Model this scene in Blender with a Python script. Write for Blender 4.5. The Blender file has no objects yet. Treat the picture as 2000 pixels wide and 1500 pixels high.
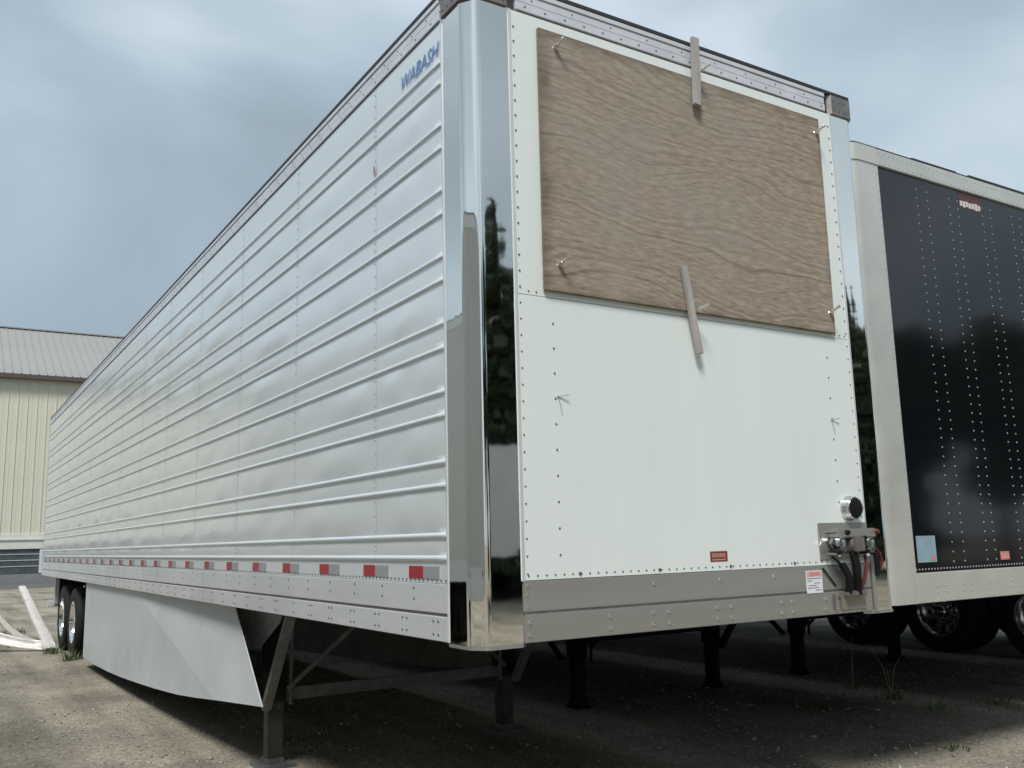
import bpy, bmesh, math, random
import numpy as np
from mathutils import Vector, Matrix
random.seed(7); rng = np.random.default_rng(7)
S = bpy.context.scene
COL = S.collection
R = math.radians

# ------------------------------------------------------------------ camera
cd = bpy.data.cameras.new('camera'); cam = bpy.data.objects.new('camera', cd); COL.objects.link(cam)
cd.sensor_width = 36.0; cd.lens = 1809.1 / 2000 * 36; cd.clip_end = 1500; cd.clip_start = .05
rx = Vector((0.84833521, -0.52888448, -0.02466939)); ux = Vector((-0.06775122, -0.1546481, 0.98564382)); fx = Vector((0.52510679, 0.83448497, 0.167026))
m = Matrix((rx, ux, -fx)).transposed().to_4x4(); m.translation = Vector((-1.8589, -3.2498, 1.5273)); cam.matrix_world = m
S.camera = cam

# ------------------------------------------------------------------ sky, sun, exposure
SUN_EL, SUN_AZ = R(55), R(222)          # azimuth clockwise from +Y
w = bpy.data.worlds.new('World'); S.world = w; w.use_nodes = True
nt = w.node_tree; nt.nodes.clear()
def N(t, typ, **kw):
    n = t.nodes.new(typ)
    for k, v in kw.items(): setattr(n, k, v)
    return n
out = N(nt, 'ShaderNodeOutputWorld'); bg = N(nt, 'ShaderNodeBackground'); bg.inputs['Strength'].default_value = .1
sky = N(nt, 'ShaderNodeTexSky', sky_type='NISHITA', sun_disc=False, sun_elevation=SUN_EL, sun_rotation=SUN_AZ)
tc = N(nt, 'ShaderNodeTexCoord'); mp = N(nt, 'ShaderNodeMapping'); mp.inputs['Scale'].default_value = (1, 1, 1.6)
mp.inputs['Location'].default_value = (-1.918, 1.481, 1.513)
n1 = N(nt, 'ShaderNodeTexNoise'); n1.inputs['Scale'].default_value = 2.1; n1.inputs['Detail'].default_value = 6; n1.inputs['Roughness'].default_value = .43; n1.inputs['Distortion'].default_value = .35
cr = N(nt, 'ShaderNodeValToRGB')
e = cr.color_ramp.elements
e[0].position = .36; e[0].color = (.335, .41, .47, 1)
e[1].position = .64; e[1].color = (.63, .735, .815, 1)
k = cr.color_ramp.elements.new(.5); k.color = (.425, .525, .605, 1)
sc10 = N(nt, 'ShaderNodeVectorMath', operation='SCALE'); sc10.inputs['Scale'].default_value = 8.2
mx = N(nt, 'ShaderNodeMix', data_type='RGBA'); mx.inputs['Factor'].default_value = .90
L = nt.links.new
L(tc.outputs['Generated'], mp.inputs['Vector']); L(mp.outputs[0], n1.inputs['Vector']); L(n1.outputs['Fac'], cr.inputs[0])
L(cr.outputs[0], sc10.inputs[0]); L(sky.outputs[0], mx.inputs['A']); L(sc10.outputs[0], mx.inputs['B'])
L(mx.outputs['Result'], bg.inputs['Color']); L(bg.outputs[0], out.inputs[0])
sl = bpy.data.lights.new('sun', 'SUN'); sl.energy = 2.7; sl.angle = R(16); sl.color = (1, .975, .93)
so = bpy.data.objects.new('sun', sl); COL.objects.link(so)
sd = Vector((math.sin(SUN_AZ) * math.cos(SUN_EL), math.cos(SUN_AZ) * math.cos(SUN_EL), math.sin(SUN_EL)))
so.rotation_euler = sd.to_track_quat('Z', 'Y').to_euler(); so.location = (0, -20, 30)
S.view_settings.view_transform = 'Standard'; S.view_settings.look = 'None'; S.view_settings.exposure = 0.36; S.view_settings.gamma = 1

# ------------------------------------------------------------------ materials
def mat(name, col, rough=.5, metal=0., spec=.5, coat=0., var=0., vscale=3., bump=0., bscale=40., bdist=.002, rvar=0., stretch=(1, 1, 1), col2=None):
    M = bpy.data.materials.new(name); M.use_nodes = True; t = M.node_tree; b = t.nodes['Principled BSDF']
    b.inputs['Base Color'].default_value = (*col, 1); b.inputs['Roughness'].default_value = rough; b.inputs['Metallic'].default_value = metal
    b.inputs['Specular IOR Level'].default_value = spec; b.inputs['Coat Weight'].default_value = coat; b.inputs['Coat Roughness'].default_value = .08
    c = N(t, 'ShaderNodeTexCoord'); mpp = N(t, 'ShaderNodeMapping'); mpp.inputs['Scale'].default_value = stretch
    t.links.new(c.outputs['Object'], mpp.inputs[0])
    if var or col2:
        n = N(t, 'ShaderNodeTexNoise'); n.inputs['Scale'].default_value = vscale; n.inputs['Detail'].default_value = 6; n.inputs['Roughness'].default_value = .6
        t.links.new(mpp.outputs[0], n.inputs['Vector'])
        r = N(t, 'ShaderNodeValToRGB'); r.color_ramp.elements[0].position = .3; r.color_ramp.elements[1].position = .7
        c2 = col2 or tuple(min(1, x * (1 + var)) for x in col); c1 = col if col2 else tuple(x * (1 - var) for x in col)
        r.color_ramp.elements[0].color = (*c1, 1); r.color_ramp.elements[1].color = (*c2, 1)
        t.links.new(n.outputs['Fac'], r.inputs[0]); t.links.new(r.outputs[0], b.inputs['Base Color'])
        if rvar:
            mr = N(t, 'ShaderNodeMapRange'); mr.inputs['To Min'].default_value = max(.02, rough - rvar); mr.inputs['To Max'].default_value = rough + rvar
            t.links.new(n.outputs['Fac'], mr.inputs['Value']); t.links.new(mr.outputs[0], b.inputs['Roughness'])
    if bump:
        n = N(t, 'ShaderNodeTexNoise'); n.inputs['Scale'].default_value = bscale; n.inputs['Detail'].default_value = 3
        t.links.new(mpp.outputs[0], n.inputs['Vector'])
        bp = N(t, 'ShaderNodeBump'); bp.inputs['Strength'].default_value = bump; bp.inputs['Distance'].default_value = bdist
        t.links.new(n.outputs['Fac'], bp.inputs['Height']); t.links.new(bp.outputs[0], b.inputs['Normal'])
    return M

M = {}
M['side'] = mat('side_skin', (.81, .855, .87), .23, .36, .5, .2, var=.025, vscale=.9, rvar=.02, bump=.06, bscale=2.2, bdist=.006, stretch=(1, 1, 1.6))
M['white'] = mat('white_panel', (.755, .80, .775), .30, 0, .5, .1, var=.022, vscale=1.8, rvar=.06, bump=.14, bscale=2.0, bdist=.005, stretch=(1.6, 1, .35))
M['skirt'] = mat('skirt_white', (.535, .57, .585), .38, 0, .4, 0, var=.09, vscale=1.8, rvar=.06)
M['skirt_shade'] = mat('skirt_shade_grey', (.15, .15, .145), .6, var=.25, vscale=3)  # darker copy of the white skirt paint, its shade put into the colour
M['mirror'] = mat('polished_stainless', (.87, .85, .80), .03, 1, .5, 0, bump=.16, bscale=3.2, bdist=.01, stretch=(1, 1, .35))
M['stain'] = mat('brushed_stainless', (.48, .47, .445), .36, .7, .5, 0, var=.07, vscale=2.2, rvar=.06, bump=.12, bscale=60, bdist=.001, stretch=(.1, 1, 3))
M['rail'] = mat('side_rail_aluminium', (.70, .715, .72), .42, .35, .5, 0, var=.09, vscale=3, rvar=.06, stretch=(1, .3, 1))
M['toprail'] = mat('top_rail_aluminium', (.66, .67, .70), .42, .25, .5, 0, var=.08, vscale=4, rvar=.06)
M['cap'] = mat('corner_cap_cast', (.27, .25, .24), .5, .7, .5, 0, var=.2, vscale=14, bump=.4, bscale=60)
M['darkrubber'] = mat('roof_edge_sealant', (.03, .03, .032), .6)
M['roof'] = mat('roof_skin', (.5, .5, .5), .5, .5)
M['under'] = mat('underside_paint_and_shade', (.010, .010, .010), .7, 0, .15, var=.35, vscale=5)  # dark paint; on legs and leg housings it also stands for their shade
M['gear'] = mat('landing_gear_paint', (.045, .045, .045), .5, 0, .4, var=.4, vscale=9, bump=.2, bscale=60)
M['gearlight'] = mat('worn_brace_paint', (.125, .128, .125), .5, .1, .4, var=.35, vscale=12)
M['rivet'] = mat('rivet_grey', (.16, .175, .18), .45, .5)
M['brace_grey'] = mat('worn_brace_grey', (.17, .175, .17), .5, .1, .4, var=.3, vscale=12)
M['gusset_grey'] = mat('aluminium_gusset', (.30, .31, .305), .5, .2, .4, var=.25, vscale=10)
M['rivets'] = mat('rivet_pale', (.45, .47, .475), .4, .35)
M['rivetb'] = mat('rivet_bright', (.75, .75, .73), .22, .9)
M['rivetw'] = mat('rivet_white', (.36, .38, .39), .45, .4)
M['red'] = mat('reflector_red', (.36, .010, .018), .3, 0, .6, .4, var=.22, vscale=90)
M['silver'] = mat('reflector_silver', (.42, .44, .46), .3, .35, .6, .3, var=.08, vscale=90)
M['blue'] = mat('lettering_blue', (.09, .22, .46), .4)
M['screw'] = mat('zinc_screw', (.78, .77, .74), .25, .9)
M['stick'] = mat('weathered_batten', (.38, .355, .33), .8, 0, .2, var=.22, vscale=12, bump=.5, bscale=70, stretch=(1, 1, .15))
M['tyre'] = mat('tyre_rubber', (.014, .014, .0145), .75, 0, .3, var=.3, vscale=20, bump=.3, bscale=80)
M['rim'] = mat('polished_rim', (.85, .85, .84), .1, 1)
M['rimdark'] = mat('dark_rim', (.85, .85, .85), .16, 1)
M['black'] = mat('gloss_black_panel', (.0055, .0065, .008), .075, 0, .5, 0, bump=.06, bscale=1.3, bdist=.02)
M['alu'] = mat('dull_aluminium', (.68, .68, .63), .42, .55, .5, 0, var=.07, vscale=4, rvar=.06, bump=.15, bscale=30)
M['badge'] = mat('badge_red', (.11, .014, .02), .35)
M['print_w'] = mat('print_white', (.62, .6, .58), .5)
M['print_p'] = mat('print_pale', (.78, .78, .80), .45, var=.05, vscale=40)
M['print_b'] = mat('sticker_blue_grey', (.26, .36, .42), .4, var=.12, vscale=9)
M['print_pink'] = mat('sticker_pink', (.62, .22, .20), .45)
M['print_red'] = mat('sticker_dark_red', (.22, .035, .03), .45, var=.4, vscale=60)
M['ink'] = mat('sticker_ink', (.2, .2, .24), .6)
M['hose'] = mat('hose_black', (.010, .010, .011), .65, 0, .2)
M['hosered'] = mat('hose_red', (.13, .025, .022), .6)
M['hosewhite'] = mat('cable_grey', (.5, .5, .5), .5)
M['lens'] = mat('black_lens', (.010, .010, .010), .65, 0, .15, var=.3, vscale=90)
M['chrome'] = mat('chrome', (.62, .63, .63), .24, 1, var=.15, vscale=20, rvar=.08)
M['cream'] = mat('cream_steel_cladding', (.60, .585, .475), .5, 0, .4, var=.04, vscale=.5)
M['wains'] = mat('pale_wainscot', (.62, .62, .56), .5, var=.06, vscale=2)
M['groof'] = mat('grey_steel_roof', (.32, .315, .305), .5, .15, .4, var=.05, vscale=.4)
M['gutter'] = mat('brown_gutter', (.085, .068, .058), .55)
M['doorpanel'] = mat('dark_dock_door', (.06, .075, .08), .45, var=.35, vscale=4)
M['concrete'] = mat('concrete_base', (.20, .20, .205), .85, var=.12, vscale=3)
M['asphalt'] = mat('asphalt', (.10, .10, .10), .9, var=.2, vscale=8)
M['scrap'] = mat('scrap_aluminium', (.62, .60, .56), .45, .2, .4, 0, var=.12, vscale=8)
M['tan'] = mat('white_grey_trailer_wall', (.58, .57, .54), .45, 0, .4, var=.05, vscale=1)
M['leaf'] = mat('weed_leaf', (.075, .11, .03), .6, var=.35, vscale=6)
M['straw'] = mat('dry_stem', (.30, .28, .17), .7, var=.2, vscale=9)
M['needle'] = mat('conifer_foliage', (.035, .055, .025), .7, var=.45, vscale=1.5)
M['decid'] = mat('broadleaf_foliage', (.06, .085, .03), .65, var=.4, vscale=1.2)
M['bark'] = mat('bark', (.09, .07, .05), .9, var=.3, vscale=9)

def gravel_mat():
    Mt = bpy.data.materials.new('gravel'); Mt.use_nodes = True; t = Mt.node_tree; b = t.nodes['Principled BSDF']; l = t.links.new
    c = N(t, 'ShaderNodeTexCoord')
    v = N(t, 'ShaderNodeTexVoronoi'); v.inputs['Scale'].default_value = 42; v.inputs['Randomness'].default_value = 1
    v2 = N(t, 'ShaderNodeTexVoronoi'); v2.inputs['Scale'].default_value = 95
    big = N(t, 'ShaderNodeTexNoise'); big.inputs['Scale'].default_value = .55; big.inputs['Detail'].default_value = 7; big.inputs['Roughness'].default_value = .62
    for n in (v, v2, big): l(c.outputs['Object'], n.inputs['Vector'])
    r1 = N(t, 'ShaderNodeValToRGB'); els = r1.color_ramp.elements
    els[0].position = 0; els[0].color = (.145, .135, .115, 1); els[1].position = 1; els[1].color = (.52, .49, .44, 1)
    q = els.new(.55); q.color = (.285, .268, .235, 1)
    l(v.outputs['Color'], r1.inputs[0])
    r2 = N(t, 'ShaderNodeValToRGB'); els = r2.color_ramp.elements
    els[0].position = 0; els[0].color = (.19, .175, .15, 1); els[1].position = 1; els[1].color = (.38, .36, .32, 1)
    l(v2.outputs['Color'], r2.inputs[0])
    mx1 = N(t, 'ShaderNodeMix', data_type='RGBA'); mx1.inputs['Factor'].default_value = .5
    l(r1.outputs[0], mx1.inputs['A']); l(r2.outputs[0], mx1.inputs['B'])
    r3 = N(t, 'ShaderNodeValToRGB'); els = r3.color_ramp.elements
    els[0].position = .34; els[0].color = (.60, .585, .53, 1); els[1].position = .60; els[1].color = (1.12, 1.075, 1.0, 1)
    l(big.outputs['Fac'], r3.inputs[0])
    mu = N(t, 'ShaderNodeMix', data_type='RGBA', blend_type='MULTIPLY'); mu.inputs['Factor'].default_value = 1
    l(mx1.outputs['Result'], mu.inputs['A']); l(r3.outputs[0], mu.inputs['B'])
    rt = N(t, 'ShaderNodeMapping'); rt.inputs['Scale'].default_value = (1.9, .16, 1); rt.inputs['Rotation'].default_value = (0, 0, .12); l(c.outputs['Object'], rt.inputs[0])
    rn = N(t, 'ShaderNodeTexNoise'); rn.inputs['Scale'].default_value = 1.3; rn.inputs['Detail'].default_value = 5; l(rt.outputs[0], rn.inputs['Vector'])
    rq = N(t, 'ShaderNodeValToRGB'); els = rq.color_ramp.elements; els[0].position = .36; els[0].color = (.74, .73, .70, 1); els[1].position = .56; els[1].color = (1.06, 1.06, 1.05, 1); l(rn.outputs['Fac'], rq.inputs[0])
    mr2 = N(t, 'ShaderNodeMix', data_type='RGBA', blend_type='MULTIPLY'); mr2.inputs['Factor'].default_value = 1; l(mu.outputs['Result'], mr2.inputs['A']); l(rq.outputs[0], mr2.inputs['B'])
    l(mr2.outputs['Result'], b.inputs['Base Color']); b.inputs['Roughness'].default_value = .92; b.inputs['Specular IOR Level'].default_value = .15
    bp = N(t, 'ShaderNodeBump'); bp.inputs['Strength'].default_value = .8; bp.inputs['Distance'].default_value = .012
    ad = N(t, 'ShaderNodeMath', operation='ADD'); l(v.outputs['Distance'], ad.inputs[0]); l(big.outputs['Fac'], ad.inputs[1])
    inv = N(t, 'ShaderNodeMath', operation='MULTIPLY'); inv.inputs[1].default_value = -1; l(v.outputs['Distance'], inv.inputs[0])
    l(inv.outputs[0], bp.inputs['Height']); l(bp.outputs[0], b.inputs['Normal'])
    return Mt
M['gravel'] = gravel_mat()

def stone_mat():
    Mt = bpy.data.materials.new('gravel_stones'); Mt.use_nodes = True; t = Mt.node_tree; b = t.nodes['Principled BSDF']; l = t.links.new
    c = N(t, 'ShaderNodeTexCoord'); v = N(t, 'ShaderNodeTexWhiteNoise')
    g = N(t, 'ShaderNodeNewGeometry'); l(g.outputs['Random Per Island'], v.inputs['Vector'])
    r = N(t, 'ShaderNodeValToRGB'); els = r.color_ramp.elements
    els[0].color = (.16, .148, .124, 1); els[1].color = (.46, .435, .39, 1); q = els.new(.6); q.color = (.30, .283, .248, 1)
    l(g.outputs['Random Per Island'], r.inputs[0]); l(r.outputs[0], b.inputs['Base Color']); b.inputs['Roughness'].default_value = .9
    b.inputs['Specular IOR Level'].default_value = .2
    return Mt
M['stone'] = stone_mat()

def ply_mat():
    Mt = bpy.data.materials.new('weathered_plywood'); Mt.use_nodes = True; t = Mt.node_tree; b = t.nodes['Principled BSDF']; l = t.links.new
    c = N(t, 'ShaderNodeTexCoord'); mpp = N(t, 'ShaderNodeMapping'); mpp.inputs['Scale'].default_value = (1, 1, 1); l(c.outputs['Object'], mpp.inputs[0])
    # warp field -> cathedral grain running roughly horizontal
    wn = N(t, 'ShaderNodeTexNoise'); wn.inputs['Scale'].default_value = 1.25; wn.inputs['Detail'].default_value = 1.6; wn.inputs['Roughness'].default_value = .5
    ms = N(t, 'ShaderNodeMapping'); ms.inputs['Scale'].default_value = (.8, 1, 1.2); ms.inputs['Location'].default_value = (3.1, 0, 1.7); l(c.outputs['Object'], ms.inputs[0]); l(ms.outputs[0], wn.inputs['Vector'])
    sp = N(t, 'ShaderNodeSeparateXYZ'); l(c.outputs['Object'], sp.inputs[0])
    m1 = N(t, 'ShaderNodeMath', operation='MULTIPLY_ADD'); m1.inputs[1].default_value = .46; l(wn.outputs['Fac'], m1.inputs[0])
    sx = N(t, 'ShaderNodeMath', operation='MULTIPLY_ADD'); sx.inputs[1].default_value = .06; l(sp.outputs['X'], sx.inputs[0]); l(sp.outputs['Z'], sx.inputs[2]); l(sx.outputs[0], m1.inputs[2])
    fine = N(t, 'ShaderNodeTexNoise'); fine.inputs['Scale'].default_value = 9; fine.inputs['Detail'].default_value = 4; l(c.outputs['Object'], fine.inputs['Vector'])
    m2 = N(t, 'ShaderNodeMath', operation='MULTIPLY_ADD'); m2.inputs[1].default_value = .012; l(fine.outputs['Fac'], m2.inputs[0]); l(m1.outputs[0], m2.inputs[2])
    # irregular rings: 1D noise of the warped height
    cv = N(t, 'ShaderNodeCombineXYZ'); l(m2.outputs[0], cv.inputs['Z'])
    ring = N(t, 'ShaderNodeTexNoise', noise_dimensions='3D'); ring.inputs['Scale'].default_value = 46; ring.inputs['Detail'].default_value = 4; ring.inputs['Roughness'].default_value = .6; l(cv.outputs[0], ring.inputs['Vector'])
    rr = N(t, 'ShaderNodeValToRGB'); els = rr.color_ramp.elements
    els[0].position = .34; els[0].color = (.190, .142, .100, 1); els[1].position = .54; els[1].color = (.335, .284, .226, 1)
    q = els.new(.41); q.color = (.262, .210, .158, 1); q = els.new(.47); q.color = (.312, .260, .204, 1); q = els.new(.72); q.color = (.378, .330, .272, 1)
    l(ring.outputs['Fac'], rr.inputs[0])
    # grey weathering and pores
    po = N(t, 'ShaderNodeTexNoise'); po.inputs['Scale'].default_value = 70; po.inputs['Detail'].default_value = 4; mpo = N(t, 'ShaderNodeMapping'); mpo.inputs['Scale'].default_value = (.22, 1, 1); l(c.outputs['Object'], mpo.inputs[0]); l(mpo.outputs[0], po.inputs['Vector'])
    pr = N(t, 'ShaderNodeValToRGB'); els = pr.color_ramp.elements; els[0].position = .3; els[0].color = (.72, .71, .69, 1); els[1].position = .68; els[1].color = (1.16, 1.15, 1.13, 1); l(po.outputs['Fac'], pr.inputs[0])
    mu = N(t, 'ShaderNodeMix', data_type='RGBA', blend_type='MULTIPLY'); mu.inputs['Factor'].default_value = 1; l(rr.outputs[0], mu.inputs['A']); l(pr.outputs[0], mu.inputs['B'])
    gn = N(t, 'ShaderNodeTexNoise'); gn.inputs['Scale'].default_value = 1.7; gn.inputs['Detail'].default_value = 5; l(mpp.outputs[0], gn.inputs['Vector'])
    gr = N(t, 'ShaderNodeMapRange'); gr.inputs['From Min'].default_value = .4; gr.inputs['From Max'].default_value = .7; gr.inputs['To Max'].default_value = .55; l(gn.outputs['Fac'], gr.inputs['Value'])
    gm = N(t, 'ShaderNodeMix', data_type='RGBA'); gm.inputs['B'].default_value = (.325, .288, .25, 1); l(gr.outputs[0], gm.inputs['Factor']); l(mu.outputs['Result'], gm.inputs['A'])
    l(gm.outputs['Result'], b.inputs['Base Color']); b.inputs['Roughness'].default_value = .82; b.inputs['Specular IOR Level'].default_value = .2
    # water stains soaked in from the sheet's edges
    ed = N(t, 'ShaderNodeVectorMath', operation='SUBTRACT'); ed.inputs[1].default_value = (1.31, 0, 3.22); l(c.outputs['Object'], ed.inputs[0])
    ab = N(t, 'ShaderNodeVectorMath', operation='ABSOLUTE'); l(ed.outputs[0], ab.inputs[0]); sx2 = N(t, 'ShaderNodeSeparateXYZ'); l(ab.outputs[0], sx2.inputs[0])
    ex = N(t, 'ShaderNodeMath', operation='SUBTRACT'); ex.inputs[0].default_value = .953; l(sx2.outputs['X'], ex.inputs[1])
    ez = N(t, 'ShaderNodeMath', operation='SUBTRACT'); ez.inputs[0].default_value = .622; l(sx2.outputs['Z'], ez.inputs[1])
    mn = N(t, 'ShaderNodeMath', operation='MINIMUM'); l(ex.outputs[0], mn.inputs[0]); l(ez.outputs[0], mn.inputs[1])
    sn = N(t, 'ShaderNodeTexNoise'); sn.inputs['Scale'].default_value = 6; sn.inputs['Detail'].default_value = 5; l(c.outputs['Object'], sn.inputs['Vector'])
    ms2 = N(t, 'ShaderNodeMath', operation='MULTIPLY_ADD'); ms2.inputs[1].default_value = -.16; ms2.inputs[2].default_value = .09; l(sn.outputs['Fac'], ms2.inputs[0])
    ad2 = N(t, 'ShaderNodeMath', operation='ADD'); l(mn.outputs[0], ad2.inputs[0]); l(ms2.outputs[0], ad2.inputs[1])
    er = N(t, 'ShaderNodeMapRange'); er.inputs['From Min'].default_value = -.01; er.inputs['From Max'].default_value = .06; er.inputs['To Min'].default_value = .5; er.inputs['To Max'].default_value = 0; l(ad2.outputs[0], er.inputs['Value'])
    st = N(t, 'ShaderNodeMix', data_type='RGBA'); st.inputs['B'].default_value = (.085, .06, .042, 1); l(er.outputs[0], st.inputs['Factor']); l(gm.outputs['Result'], st.inputs['A']); l(st.outputs['Result'], b.inputs['Base Color'])
    bp = N(t, 'ShaderNodeBump'); bp.inputs['Strength'].default_value = .35; bp.inputs['Distance'].default_value = .002; l(po.outputs['Fac'], bp.inputs['Height']); l(bp.outputs[0], b.inputs['Normal'])
    return Mt
M['ply'] = ply_mat()

# ------------------------------------------------------------------ mesh helpers
class MB:
    def __init__(s): s.v = []; s.f = []
    def add(s, vs, fs):
        o = len(s.v); s.v += [tuple(a) for a in vs]; s.f += [tuple(i + o for i in q) for q in fs]; return s
    def box(s, x0, x1, y0, y1, z0, z1):
        return s.add([(x0, y0, z0), (x1, y0, z0), (x1, y1, z0), (x0, y1, z0), (x0, y0, z1), (x1, y0, z1), (x1, y1, z1), (x0, y1, z1)],
                     [(3, 2, 1, 0), (4, 5, 6, 7), (0, 1, 5, 4), (1, 2, 6, 5), (2, 3, 7, 6), (3, 0, 4, 7)])
    def prism(s, poly, z0, z1):                       # CCW (x,y) polygon
        n = len(poly)
        return s.add([(x, y, z0) for x, y in poly] + [(x, y, z1) for x, y in poly],
                     [tuple(range(n - 1, -1, -1)), tuple(range(n, 2 * n))] + [(i, (i + 1) % n, n + (i + 1) % n, n + i) for i in range(n)])
    def tube(s, pts, r, n=8, cap=True, rs=None):
        pts = [Vector(p) for p in pts]; o = len(s.v); k = len(pts); up = None
        for i, p in enumerate(pts):
            d = (pts[min(i + 1, k - 1)] - pts[max(i - 1, 0)]).normalized()
            if up is None: up = d.orthogonal().normalized()
            a = (up - d * up.dot(d)).normalized(); up = a; b = d.cross(a); rr = rs[i] if rs else r
            for j in range(n):
                t = 2 * math.pi * j / n + math.pi / n; s.v.append(tuple(p + rr * (math.cos(t) * a + math.sin(t) * b)))
        for i in range(k - 1):
            for j in range(n):
                s.f.append((o + i * n + j, o + i * n + (j + 1) % n, o + (i + 1) * n + (j + 1) % n, o + (i + 1) * n + j))
        if cap: s.f.append(tuple(o + j for j in reversed(range(n)))); s.f.append(tuple(o + (k - 1) * n + j for j in range(n)))
        return s
    def bar(s, a, b, w, h, up=(0, 0, 1)):             # rectangular bar from a to b
        a = Vector(a); b = Vector(b); d = (b - a).normalized(); u = Vector(up); sd_ = d.cross(u).normalized(); u = sd_.cross(d)
        P = []
        for p in (a, b):
            for i, j in ((-1, -1), (1, -1), (1, 1), (-1, 1)): P.append(p + sd_ * (i * w / 2) + u * (j * h / 2))
        return s.add(P, [(0, 1, 2, 3), (7, 6, 5, 4), (0, 4, 5, 1), (1, 5, 6, 2), (2, 6, 7, 3), (3, 7, 4, 0)])
    def rivet(s, c, n, r=.005, h=.003, k=7):
        c = Vector(c); n = Vector(n); a = n.orthogonal().normalized(); b = n.cross(a)
        vs = []
        for rr, hh in ((r, -.001), (r * .75, h * .75)):
            for j in range(k): t = 2 * math.pi * j / k; vs.append(c + a * rr * math.cos(t) + b * rr * math.sin(t) + n * hh)
        vs.append(c + n * h)
        return s.add(vs, [(j, (j + 1) % k, k + (j + 1) % k, k + j) for j in range(k)] + [(k + j, k + (j + 1) % k, 2 * k) for j in range(k)])
    def lathe(s, prof, c, axis, n=40):                # prof: (radius, along axis)
        c = Vector(c); ax = Vector(axis).normalized(); a = ax.orthogonal().normalized(); b = ax.cross(a); o = len(s.v); m_ = len(prof)
        for r_, h in prof:
            for j in range(n): t = 2 * math.pi * j / n; s.v.append(tuple(c + ax * h + r_ * (math.cos(t) * a + math.sin(t) * b)))
        for i in range(m_ - 1):
            for j in range(n): s.f.append((o + i * n + j, o + i * n + (j + 1) % n, o + (i + 1) * n + (j + 1) % n, o + (i + 1) * n + j))
        return s
    def build(s, name, material, parent=None, smooth=35, bevel=0, seg=2, kind=None):
        me = bpy.data.meshes.new(name); me.from_pydata(s.v, [], s.f); me.update()
        if bevel or True:
            bm = bmesh.new(); bm.from_mesh(me); bmesh.ops.recalc_face_normals(bm, faces=bm.faces[:]) if len(s.f) < 60000 else None
            if bevel:
                es = [e_ for e_ in bm.edges if len(e_.link_faces) == 2 and e_.calc_face_angle(0) > .6]
                bmesh.ops.bevel(bm, geom=es, offset=bevel, segments=seg, affect='EDGES', clamp_overlap=True)
            bm.to_mesh(me); bm.free()
        if smooth:
            me.polygons.foreach_set('use_smooth', [True] * len(me.polygons)); me.set_sharp_from_angle(angle=R(smooth))
        return obj(name, me, material, parent, kind)
def obj(name, me, material, parent=None, kind=None):
    o = bpy.data.objects.new(name, me); COL.objects.link(o)
    if material and not me.materials: me.materials.append(M[material] if isinstance(material, str) else material)
    if parent:
        o.parent = parent; o.matrix_parent_inverse = Matrix.Translation(-parent.location)
    if kind: o['kind'] = kind
    return o
def tag(o, label, cat, group=None):
    o['label'] = label; o['category'] = cat
    if group: o['group'] = group
    return o
def thing(name, label, cat, loc=(0, 0, 0), group=None):
    o = bpy.data.objects.new(name, None); COL.objects.link(o); o.location = loc; o.empty_display_size = .2
    return tag(o, label, cat, group)
def text_mesh(s, size, extrude=.0006, shear=0., bold=0.):
    c = bpy.data.curves.new('lettering', 'FONT'); c.body = s; c.size = size; c.extrude = extrude; c.shear = shear; c.offset = bold; c.resolution_u = 3
    o = bpy.data.objects.new('lettering', c); COL.objects.link(o)
    me = bpy.data.meshes.new_from_object(o.evaluated_get(bpy.context.evaluated_depsgraph_get())); bpy.data.objects.remove(o); return me

# ------------------------------------------------------------------ ground
g = MB().add([(-220, -220, 0), (220, -220, 0), (220, 220, 0), (-220, 220, 0)], [(0, 1, 2, 3)]).build('ground', 'gravel', smooth=0); g['kind'] = 'structure'
a = MB().add([(-60, 43, .004), (60, 43, .004), (60, 80, .004), (-60, 80, .004)], [(0, 1, 2, 3)]).build('asphalt_apron', 'asphalt', smooth=0); a['kind'] = 'structure'
def stones():
    n = 30000
    x = rng.uniform(-2.6, 9.5, n); y = np.where(rng.random(n) < .7, rng.uniform(-.6, 7, n), rng.uniform(7, 17, n))
    sz = rng.lognormal(math.log(.0065), .5, n).clip(.004, .03)
    base = np.array([(1, 0, 0), (0, 1, 0), (-1, 0, 0), (0, -1, 0), (0, 0, 1), (0, 0, -1)], float)
    tri = np.array([(0, 1, 4), (1, 2, 4), (2, 3, 4), (3, 0, 4), (1, 0, 5), (2, 1, 5), (3, 2, 5), (0, 3, 5)])
    V = base[None] * (1 + rng.uniform(-.35, .35, (n, 6, 1))); th = rng.uniform(0, 6.28, n); tl = rng.uniform(-.6, .6, n)
    c, s_ = np.cos(th)[:, None], np.sin(th)[:, None]; ct, st = np.cos(tl)[:, None], np.sin(tl)[:, None]
    X, Y, Z = V[..., 0], V[..., 1] * .75, V[..., 2] * .6
    Y, Z = Y * ct - Z * st, Y * st + Z * ct
    V = np.stack([X * c - Y * s_, X * s_ + Y * c, Z], -1) * sz[:, None, None]
    V += np.stack([x, y, sz * .25], -1)[:, None]
    F = (tri[None] + 6 * np.arange(n)[:, None, None]).reshape(-1, 3)
    me = bpy.data.meshes.new('gravel'); me.vertices.add(n * 6); me.vertices.foreach_set('co', V.reshape(-1).astype('f'))
    me.loops.add(len(F) * 3); me.loops.foreach_set('vertex_index', F.reshape(-1).astype('i')); me.polygons.add(len(F)); me.polygons.foreach_set('loop_start', np.arange(0, len(F) * 3, 3, dtype='i')); me.update(calc_edges=True); me.validate()
    o = obj('gravel', me, 'stone', kind='stuff'); o['label'] = 'loose pale gravel stones scattered over the yard'; o['category'] = 'gravel'
stones()

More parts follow.
